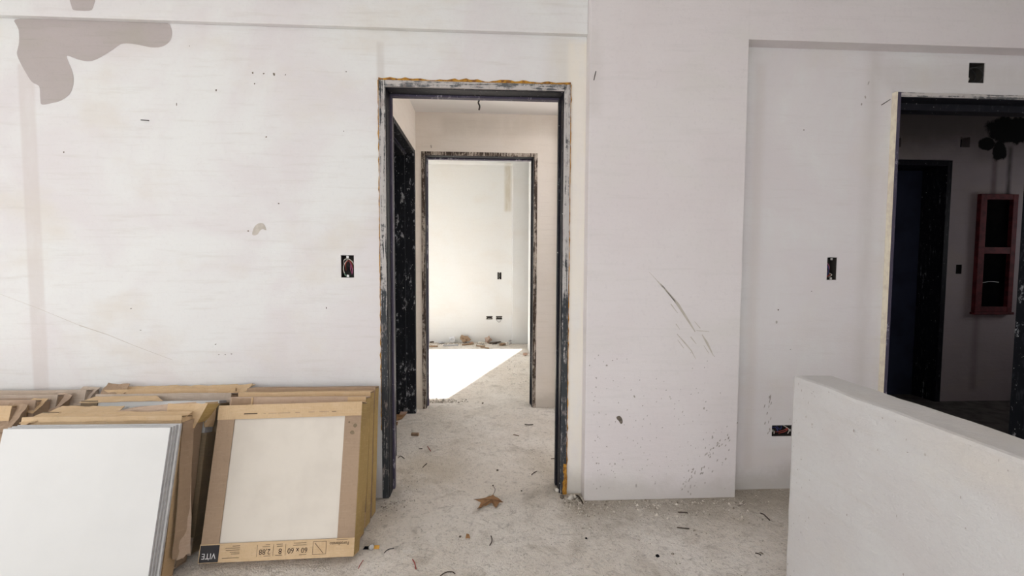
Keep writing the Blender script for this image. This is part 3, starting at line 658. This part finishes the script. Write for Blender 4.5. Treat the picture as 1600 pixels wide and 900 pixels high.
A = pack('front carton with ivory tile showing, upside-down size print along its bottom strip', -.761, -.531, -.009, .333, roll=.021, seed=.0, warm=True, warp=.0)
B = pack('closed carton with faded top strip directly behind the printed carton', -.778, -.391, -.02, .245, mats=('card_pink','card_brown','card_olive'), seed=2.1, top=.2)
C = pack('carton third from the front in the right-hand stack, ochre side showing', -.775, -.300, 0, .205, mats=('card_tan','card_brown','card_olive'), seed=3.4, top=.1)
D = pack('rearmost carton of the right-hand stack, against the wall beside the door frame', -.770, -.212, .0, .175, mats=('card_brown','card_brown','card_olive'), seed=5.2, top=.1)
# fluted end pieces on the second carton
boxes('corner_patch', [(-.288, -.205, -.0052, -.003, .532, .588)], 'card_brown', B, seg=.02, warp=.002, wscale=30); boxes('corner_bead', [(-.203, -.196, -.008, -.003, .528, .592)], 'card_tan', B)
boxes('tape_piece', [(.215, .296, -.0052, -.003, .52, .592)], 'card_tan', B, seg=.03, warp=.002)
# printing on the front carton
def text_on(parent, s, size, x, z, mat, y=-.0034, align='CENTER', sx=1.0, name='lettering'):
    cu = bpy.data.curves.new('t', 'FONT'); cu.body = s; cu.size = size; cu.align_x = align; cu.align_y = 'CENTER'; cu.resolution_u = 3
    o = bpy.data.objects.new('t', cu); COL.objects.link(o)
    bpy.context.view_layer.update()
    me = bpy.data.meshes.new_from_object(o.evaluated_get(bpy.context.evaluated_depsgraph_get()))
    bpy.data.objects.remove(o); me.materials.clear(); me.materials.append(M[mat])
    t = link(bpy.data.objects.new(name, me), parent)
    t.matrix_local = Matrix.Translation((x, y, z)) @ Matrix.Rotation(PI, 4, 'Y') @ Matrix.Rotation(PI/2, 4, 'X') @ Matrix.Diagonal((sx, 1, 1, 1))
    return t
def flat(parent, name, x0, x1, z0, z1, mat, y=-.0029, sk=0.0):
    return mesh(name, [(x0,y,z0),(x1,y,z0),(x1+sk,y,z1),(x0+sk,y,z1)], [(0,1,2,3)], mat, parent)
AB = [o for o in A.children if o.name.startswith('bottom_band')][0]; AT = [o for o in A.children if o.name.startswith('top_flap')][0]
flat(AB, 'logo_panel', -.293, -.221, .002, .062, 'ink'); text_on(AB, 'VITE', .029, -.258, .025, 'ink_white', sx=.95)
flat(AB, 'logo_dot', -.2585, -.2565, .010, .012, 'ink_white', -.0034)
for (x0, x1, z) in ((-.172,-.143,.055),(-.198,-.143,.048),(-.196,-.143,.041),(-.180,-.143,.0335),(-.175,-.143,.0275),(-.207,-.143,.0135)): flat(AB, 'print_line', x0, x1, z, z+.0018, 'ink_brown')
for x0 in (-.0775, -.0155, .031): flat(AB, 'print_rule', x0, x0+.0012, .014, .056, 'ink_brown')
text_on(AB, '2,88', .0275, -.047, .031, 'ink_brown', sx=.95); text_on(AB, '8', .0275, .012, .031, 'ink_brown'); text_on(AB, '60 x 60', .0275, .078, .031, 'ink_brown', sx=.92)
for (x0, x1, z) in ((-.046,-.029,.0545),(-.058,-.028,.0475),(-.050,-.024,.0145),(-.004,.020,.0545),(-.002,.020,.0475),(-.006,.020,.0155),(.062,.110,.0555),(.060,.111,.0480),(.085,.113,.0135)): flat(AB, 'print_line', x0, x1, z, z+.0017, 'ink_brown')
for (x0, x1, z0, z1) in ((.136,.188,.0575,.0588),(.136,.188,.0125,.0138),(.136,.1373,.0138,.0575),(.1867,.188,.0138,.0575)): flat(AB, 'print_box', x0, x1, z0, z1, 'ink_brown')
mesh('print_diagonal', [(.142,-.0029,.053),(.143,-.0029,.0545),(.178,-.0029,.017),(.177,-.0029,.0155)], [(0,3,2,1)], 'ink_brown', AB)
text_on(AB, 'Porcellanato', .0165, .238, .049, 'ink_brown', sx=.9); flat(AB, 'print_line', .226, .270, .0605, .0622, 'ink_brown')
for (x0, x1) in ((-.19,-.135),(-.11,-.10),(-.09,-.055),(-.05,.0),(.02,.04),(.075,.10),(.12,.16),(.172,.190)): flat(AT, 'print_line', x0, x1, .553, .5555 if x0 > -.15 else .557, 'ink_brown' if x0 in (-.19,.172) else 'card_brown', sk=.001)
def blot(parent, x, z, r, mat, y=-.0008):
    vs_ = [(x+math.cos(t*PI/5)*r*random.uniform(.8,1.1), y, z+math.sin(t*PI/5)*r*random.uniform(.8,1.1)) for t in range(10)]
    return mesh('stain_spot', vs_, [tuple(range(10))], mat, parent)
blot(A, .262, .466, .010, 'card_dark', .0002); blot(A, .272, .494, .0085, 'card_dark', .0002); blot(A, .247, .508, .004, 'card_dark', .0002)
# the left-hand stack, front to back
LP = [('brown carton with a hanging torn flap, right behind the bare tiles', -1.431, -.626, .265, ('card_tan','card_brown','card_tan')),
      ('torn-open carton with pale tiles, second behind the bare tiles', -1.430, -.546, .264, ('card_pink','card_dark','card_brown')),
      ('carton with dark side panel and grey tile edges, third behind the bare tiles', -1.418, -.467, .270, ('card_grey','card_dark','card_dark')),
      ('pale open carton fourth behind the bare tiles', -1.412, -.388, .266, ('card_grey','card_dark','card_dark')),
      ('narrowly showing carton, fifth behind the bare tiles', -1.41, -.310, .266, ('card_grey','card_dark','card_brown')),
      ('rearmost carton of the middle stack with crumpled tan paper on top', -1.430, -.232, .262, ('card_tan','card_brown','card_brown'))]
packs_l = []
for i, (lab, x, y, ln, ms) in enumerate(LP):
    packs_l.append(pack(lab, x, y, 0.0, ln, K=.070, mats=ms, seed=10+i*1.9, top=(.03, 0, 0, 0, .05, .05)[i], warp=.0025, sh=(1, 1, .80, .97, 1, 1)[i]))
P1, P2, P3, P4, P5, P6 = packs_l
# torn and crumpled flaps
H = .592
sheet('torn_flap', [(-.30,-.004,H-.02),(.298,-.004,H-.02),(.299,.06,H+.012),(-.27,.05,H+.012)], 'card_tan', P1, 24, 5, .004, 16, .003, 1)
sheet('torn_flap', [(-.305,-.01,H-.05),(-.24,-.008,H-.02),(-.20,.05,H+.016),(-.285,.05,H-.005)], 'card_tan', P1, 7, 5, .012, 22, .003, 2)
sheet('hanging_flap', [(.300,.004,.565),(.303,.070,.575),(.335,.080,.06),(.312,.030,.07)], 'card_brown', P1, 5, 16, .006, 9, .003, 3, .03)
sheet('hanging_flap', [(.304,.060,.33),(.308,.078,.40),(.345,.085,.07),(.318,.046,.06)], 'card_pink', P1, 4, 10, .006, 14, .003, 4, .03)
sheet('torn_flap', [(-.22,-.004,H-.052),(.294,-.004,H-.07),(.296,.002,H+.028),(.06,.006,H+.01)], 'card_pink', P2, 18, 5, .0035, 12, .003, 5)
sheet('torn_flap', [(.19,-.010,H-.07),(.31,-.012,H-.075),(.345,.0,H+.022),(.19,-.004,H+.022)], 'card_tan', P2, 7, 6, .006, 20, .003, 6, .06)
sheet('torn_flap', [(.30,-.006,H-.06),(.315,.05,H-.05),(.355,.065,H+.018),(.335,-.002,H+.02)], 'card_olive', P2, 4, 5, .005, 20, .003, 7)
sheet('torn_flap', [(-.30,.0,H-.02),(.0,.0,H-.012),(-.02,.055,H+.012),(-.27,.06,H+.014)], 'card_tan', P2, 14, 5, .006, 18, .003, 8)
sheet('torn_flap', [(.285,.0,H-.10),(.298,.045,H-.10),(.302,.05,H+.005),(.275,.005,H+.002)], 'card_tan', P3, 4, 7, .006, 20, .003, 9)
sheet('torn_flap', [(-.30,-.002,H-.015),(.05,-.002,H-.01),(-.02,.06,H+.008),(-.28,.06,H+.01)], 'card_tan', P4, 18, 4, .004, 14, .003, 10)
sheet('crumpled_paper', [(-.30,-.006,H-.035),(.30,-.006,H-.03),(.36,.05,H+.018),(-.29,.05,H+.012)], 'card_tan', P6, 30, 6, .009, 15, .003, 11, .05)
sheet('crumpled_paper', [(-.315,-.02,H-.04),(-.20,-.01,H-.03),(-.21,.03,H+.026),(-.30,.02,H+.03)], 'card_brown', P6, 9, 6, .014, 26, .003, 12)
sheet('crumpled_paper', [(.16,-.012,H-.03),(.34,-.012,H-.028),(.36,.03,H+.02),(.18,.02,H+.008)], 'card_tan', P6, 10, 5, .012, 24, .003, 13)
# cartons at the left edge
LL = [('grey weathered carton against the wall at the left edge, rearmost', -2.105, -.232, .262, ('card_grey','card_grey','card_grey')),
      ('weathered striped carton second from the wall at the left edge', -2.165, -.312, .266, ('card_grey','card_grey','card_brown')),
      ('carton third from the wall at the left edge with torn corner', -2.185, -.392, .266, ('card_pink','card_grey','card_brown')),
      ('foremost carton at the left edge, mostly hidden by the bare tiles', -2.205, -.474, .268, ('card_tan','card_brown','card_brown'))]
pl = [pack(lab, x, y, 0.0, ln, K=.070, mats=ms, seed=30+i*2.3, top=(.12,.16,.1,.06)[i], warp=.0025) for i, (lab, x, y, ln, ms) in enumerate(LL)]
sheet('torn_flap', [(.20,-.006,H-.07),(.30,-.008,H-.075),(.315,.05,H+.012),(.24,.05,H+.016)], 'card_grey', pl[0], 6, 5, .010, 22, .003, 14)
sheet('torn_flap', [(.25,-.008,H-.07),(.30,-.008,H-.08),(.325,.04,H-.002),(.26,.05,H+.008)], 'card_pink', pl[1], 6, 6, .012, 20, .003, 15)
sheet('torn_flap', [(.22,-.008,H-.04),(.30,-.008,H-.06),(.32,.03,H+.004),(.25,.04,H+.008)], 'card_tan', pl[2], 6, 5, .012, 20, .003, 16)
sheet('torn_flap', [(.20,-.015,H-.12),(.31,-.012,H-.10),(.34,.02,H+.004),(.26,.03,H+.01)], 'card_brown', pl[3], 6, 6, .012, 20, .003, 17)

for r_, (x0, x1, dz) in enumerate(((-.10, .02, .022), (.05, .22, .018), (.06, .20, .030), (-.08, .03, .040), (.08, .24, .043), (.10, .22, .056), (-.10, .0, .060))):
    flat(pl[1], 'print_line', x0, x1, H-dz, H-dz+.004, 'card_pink' if r_ % 2 else 'card_dark', -.0075)

# ------------------------------------------------------------------ litter on the floor
def leaf():
    root = empty('dry_leaf', onz(766, 782)); tag(root, 'curled brown star-shaped leaf lying in front of the hall doorway', 'leaf')
    L = root.location
    out = [((905,430),.016),((980,480),.026),((1110,570),.010),((1035,580),.016),((1005,630),.012),((965,695),.003),((915,630),.006),((875,588),.013),((790,630),.006),((690,660),.004),((585,715),.010),((640,640),.004),((660,590),.006),((600,545),.012),((515,515),.016),((690,505),.020),((790,470),.022)]
    P = [onz(700+x/12.86, 740+y/12.86, z)-L for (x, y), z in out]
    c = onz(700+880/12.86, 740+530/12.86, .019)-L
    vs_ = [c]+P; n = len(P)
    o = mesh('blade', vs_, [(0, 1+i, 1+(i+1)%n) for i in range(n)], 'leaf', root)
    bm = bmesh.new(); bm.from_mesh(o.data); bmesh.ops.subdivide_edges(bm, edges=bm.edges[:], cuts=2)
    for v in bm.verts: v.co.z = max(.0012, v.co.z+.004*noise.noise(v.co*60))
    bm.to_mesh(o.data); bm.free()
    o.modifiers.new('thickness', 'SOLIDIFY').thickness = .0012
    stem = tube('stem', [P[0], onz(772.8, 768, .014)-L, onz(773.5, 764, .012)-L, onz(771, 760, .006)-L], .0013, 'twig', root)
    k = rock('stem_end', onz(770.3, 759.6, 0)-L, (.0045,.0045,.004), 'twig', stem, 3)
    for mid in (2, 5, 10, 14): tube('vein', [c+Vector((0,0,.0015)), (c+P[mid])/2+Vector((0,0,.003)), P[mid]], .0007, 'twig', o, 4)
leaf()
def stick(label, pts, r, mat='twig', name='twig', cat='twig', group='scattered twigs on the concrete floor', lift=.0):
    P = [onz(x, y, 0) for x, y in pts]; base = P[0].copy()
    P = [p-base+Vector((0, 0, (r[0] if isinstance(r, tuple) else r)+.0004+(lift if 0 < i < len(P)-1 else 0))) for i, p in enumerate(P)]
    o = tube(name, P, r, mat); o.location = base; return tag(o, label, cat, group)
stick('short red wire offcut close to the foot of the printed carton', [(560,889),(563,882.5),(567.5,876)], .0016, 'wire_red', 'wire_offcut', 'wire', 'wire offcuts on the floor')
stick('red wire offcut alone on the floor at the bottom of the view', [(644.5,875),(648,881),(650,890)], .0022, 'wire_red', 'wire_offcut', 'wire', 'wire offcuts on the floor')
stick('arched black wire offcut right of the printed carton', [(600.5,864.7),(604,861),(609,858.5),(615.6,857.4)], .0018, 'wire_black', 'wire_offcut', 'wire', 'wire offcuts on the floor')
stick('curved brown wire with a dark end at the bottom edge of the view', [(687,902),(692,897.5),(699,894.5),(707,894.5),(711,897.5)], .0018, 'twig', 'wire_offcut', 'wire', 'wire offcuts on the floor')
stick('curved dark twig below the brown leaf', [(767,838),(768.5,843),(768,848),(765,853)], .0020)
stick('straight dark twig near the base of the column, farther of two parallel ones', [(1059.5,801),(1067,801.2),(1075.6,801.7)], .0022)
stick('straight dark twig left of a pale floor line, nearer of two parallel ones', [(1057.8,825),(1067,826),(1077,827)], .0024)
stick('crooked dark twig on the floor left of the low wall', [(1187.6,802.6),(1193,804.5),(1197,808),(1202.7,813.8)], .0026)
stick('small hooked twig near the foot of the low wall', [(1180,865),(1185,866),(1189,868.5)], .0022)
stick('pale straw lying diagonally on the floor below the column', [(1019,816),(1027,826)], .0022, 'chunk', 'straw', 'straw', None)
stick('reddish curved twig in the hall, left side', [(668,698),(670,701),(673,705.5)], .0026, 'wire_red')
stick('slanted dark twig in the hall doorway, left side', [(660.5,731),(664,727.5),(667,725)], .0026)
stick('slanted dark twig in the hall doorway, right side', [(830.7,742.5),(834,739.5),(838.5,737)], .0024)
stick('long level twig before the right jamb of the second doorway', [(820,664),(826,664.6),(833,664)], .0034)
stick('short level reddish twig in the middle of the hall floor', [(802,680),(806,680.5),(811,681.7)], .0028, 'wood')
stick('tiny dark twig beside the wood block in the hall', [(654.5,702),(660,701.6)], .0028)
stick('dark twig close behind the right jamb of the hall doorway', [(861,717.6),(866,717.2),(871,718)], .0024)
stick('thin grey twig tangled at the foot of the left jamb', [(622,716),(626,713),(632,717)], .0020)
stick('thin dark stick leaning in the rubble at the foot of the right jamb', [(901,775),(905,781),(911,788)], .0036, lift=.01)
o = boxes('wood_block', [(-.026,.026,-.012,.012,0,.018)], 'wood', bevel=.003); o.location = onz(648.6, 680.5); o.rotation_euler.z = -.15; tag(o, 'small brown wood block on the hall floor', 'wood block')
def rk(label, px, py, s, mat, seed, name='stone', cat='stone', group='loose stones on the floor', sub=1):
    o = rock(name, onz(px, py), s, mat, None, seed, sub); return tag(o, label, cat, group)
rk('dark brown stone at the foot of the rusty right jamb', 878, 780, (.012,.011,.011), 'chip', 1)
rk('white mortar chunk just inside the right jamb', 870, 769, (.013,.010,.011), 'chunk', 2)
rk('largest pale mortar chunk between the right jamb and the column', 892, 782, (.020,.013,.017), 'chunk', 3)
rk('pale mortar chunk beside the largest one, nearer the column', 897.5, 778, (.012,.009,.010), 'chunk', 4)
rk('black bean-shaped pebble on the floor right of centre at the bottom', 1027.5, 870.5, (.009,.006,.006), 'void', 5)
rk('tiny dark pebble below the left end of the column', 916, 842, (.006,.005,.004), 'void', 6)
rk('dark pebble in the hall doorway above the brown leaf', 777, 736, (.008,.006,.005), 'chip', 7)
rk('small dark pebble right of the brown leaf', 815, 768, (.006,.005,.004), 'chip', 8)
rk('small dark pebble on the hall floor before the second doorway', 754, 631.5, (.010,.008,.008), 'chip', 9)
rk('small dark pebble left of the brown leaf scrap', 719, 840, (.006,.005,.005), 'chip', 10)
rk('white fleck of mortar at the lower left of the floor', 588, 884.5, (.006,.005,.005), 'chunk', 12)
def scrap(label, pts, mat, amp=.006, name='leaf_scrap', cat='leaf scrap', group=None, lift=.012, seed=0):
    P = [onz(x, y, z) for x, y, z in pts]; base = (P[0]+P[2])/2; base.z = 0
    P = [p-base for p in P]
    for p in P: p.z += .004
    o = sheet(name, P, mat, None, 5, 4, amp, 40, .0015, seed); o.location = base
    lo = min(v.co.z for v in o.data.vertices)
    for v in o.data.vertices: v.co.z += .001-lo
    return tag(o, label, cat, group)
scrap('brown leaf scrap standing on the floor below the big leaf', [(727,842,0),(735,842,0),(733,836,.014),(729,834,.020)], 'leaf', seed=1)
scrap('brown leaf scrap behind the left jamb of the hall doorway', [(612,660,0),(628,656,0),(634,648,.012),(618,648,.012)], 'leaf', seed=2)
scrap('reddish leaf scrap at the foot of the splashed side frame', [(622,652,0),(634,649,0),(637,644,.018),(626,644,.02)], 'rubble', seed=3)
scrap('ochre leaf scrap low beside the left jamb of the hall doorway', [(613,667,0),(621,665,0),(622,659,.008),(613,660,.01)], 'leaf', seed=4)
scrap('scrap of orange strap by the corner of the printed carton', [(584,858,0),(592,858.5,0),(593,853,.012),(585,853,.016)], 'orange', name='strap_scrap', cat='scrap', seed=5)
scrap('black rubber scrap between carton and metal cap', [(567,859,0),(577,859,0),(577,854,.008),(570,854,.01)], 'void', name='rubber_scrap', cat='scrap', seed=6)
bm = bmesh.new(); bmesh.ops.create_cone(bm, segments=14, radius1=.0125, radius2=.010, depth=.007, cap_ends=True); bmesh.ops.bevel(bm, geom=bm.edges[:], offset=.001, segments=1, affect='EDGES')
me = bpy.data.meshes.new('metal_cap'); bm.to_mesh(me); bm.free(); me.materials.append(M['galv'])
o = link(bpy.data.objects.new('metal_cap', me)); o.location = onz(580.5, 858.5, 0)+Vector((0,0,.010)); o.rotation_euler = (1.0, .2, .3); tag(o, 'small round metal cap by the corner of the printed carton', 'cap')
# litter along the foot of the far sunlit wall
def far_rk(label, px, py, s, mat, seed, sub=2, name='rubble_piece', cat='rubble'):
    o = rock(name, onz(px, py), s, mat, None, seed, sub, .6); return tag(o, label, cat, 'litter along the far sunlit wall')
for k_, (lab, px, py, sz, m_) in enumerate((('white crumpled plastic at the left of the far litter', 707, 536, (.05,.04,.042), 'plastic'), ('tallest brown heap of paper in the far litter', 726, 536.5, (.075,.05,.05), 'wood'),
   ('reddish brick lump at the middle of the far litter', 763, 536.5, (.05,.04,.042), 'rubble'), ('grey lump at the right end of the far litter', 797, 538.5, (.03,.03,.036), 'tile_body'), ('flat brown lump left of the grey lump in the far litter', 785, 540, (.05,.035,.016), 'wood'),
   ('small reddish lump before the right pier of the sunlit room', 821, 556, (.03,.03,.02), 'rubble'), ('flat grey lump left of the white plastic in the far litter', 688, 537, (.05,.035,.014), 'tile_body'), ('low brown lump right of the tallest heap in the far litter', 737, 538, (.045,.03,.016), 'rubble'),
   ('pale flat lump between brick lump and tallest heap', 751, 537.5, (.045,.03,.012), 'chunk'), ('low dark lump right of the brick lump in the far litter', 773, 538, (.04,.03,.014), 'twig'))):
    far_rk(lab, px, py, sz, m_, k_+1)
for lab, a, b, m_, r in (('dark stick at the left end of the far litter', (672,536),(680,535), 'twig', .012), ('grey slat lying across the left part of the far litter', (692,541),(716,540.5), 'tile_body', .012), ('brown slat in front of the tallest brown heap', (722,540),(740,538.5), 'wood', .012), ('long dark slat at the right of the far litter', (765,537.5),(782,535.5), 'twig', .012), ('brown slat left of the brick lump in the far litter', (744,541.5),(758,542), 'wood', .010), ('broken slat near the left edge of the sun patch', (664,542.5),(684,542.3), 'wood', .012), ('thin slat at the far edge of the sun patch', (751,543.5),(764,545), 'wood', .009)):
    stick(lab, [a, ((a[0]+b[0])/2, (a[1]+b[1])/2), b], r, m_, 'wood_scrap', 'slat', 'litter along the far sunlit wall')
# mortar grit: far too many crumbs to count
def grit(name, label, spots):
    vs_, fs = [], []
    for (x, y, s) in spots:
        i = len(vs_); a = random.uniform(0, PI)
        for k_ in range(4):
            t = a+k_*PI/2+random.uniform(-.4, .4); q = s*random.uniform(.6, 1.25); vs_.append((x+math.cos(t)*q, y+math.sin(t)*q, .0003))
        vs_.append((x+random.uniform(-.3,.3)*s, y+random.uniform(-.3,.3)*s, s*random.uniform(.5, 1.2)))
        fs += [(i,i+1,i+4),(i+1,i+2,i+4),(i+2,i+3,i+4),(i+3,i,i+4),(i+3,i+2,i+1,i)]
    return tag(mesh(name, vs_, fs, 'grit'), label, 'grit', kind='stuff')
g = []
for _ in range(1500):                                       # along the column foot
    d = random.expovariate(8); x = random.uniform(CX0-.04, CX1+.02)
    g.append((x, -PR-.006-min(d, .5), random.uniform(.001, .0035) if random.random() < .93 else random.uniform(.005, .010)))
for _ in range(260): g.append((random.uniform(CX1+.01, 2.1), -.006-min(random.expovariate(18), .3), random.uniform(.0015, .0045)))
for _ in range(200): g.append((random.uniform(.44, CX0), -.02-min(random.expovariate(12), .3), random.uniform(.002, .007)))
for _ in range(220): g.append((-.455+abs(random.gauss(0, .06)), -.03-abs(random.gauss(0, .07)), random.uniform(.0015, .005)))
for _ in range(160): g.append((random.uniform(-.42, -.3), random.uniform(-.05, .35), random.uniform(.0015, .004)))
for _ in range(120): g.append((random.uniform(.3, .42), random.uniform(-.05, .6), random.uniform(.0015, .004)))
for _ in range(900): g.append((random.uniform(-.45, 1.1), random.uniform(-1.1, -.05), random.uniform(.001, .0028)))
for _ in range(500): g.append((random.uniform(-.45, .45), random.uniform(0, 1.4), random.uniform(.001, .003)))
grit('mortar_grit', 'pale crumbs of mortar strewn along the column foot and the floor', g)
g = [(random.gauss(-.33, .10), 1.60+abs(random.gauss(0, .05)), random.uniform(.004, .014)) for _ in range(260)]
g = [q for q in g if q[0] > -.44] + [(random.uniform(.3,.5), 2.2+random.uniform(0,1.7), random.uniform(.003,.01)) for _ in range(90)] + [(random.uniform(-.8,.44), FY-.03-abs(random.gauss(0,.1)), random.uniform(.004,.016)) for _ in range(220)]
grit('threshold_rubble', 'crumbled rubble strewn over the threshold of the sunlit room', g)
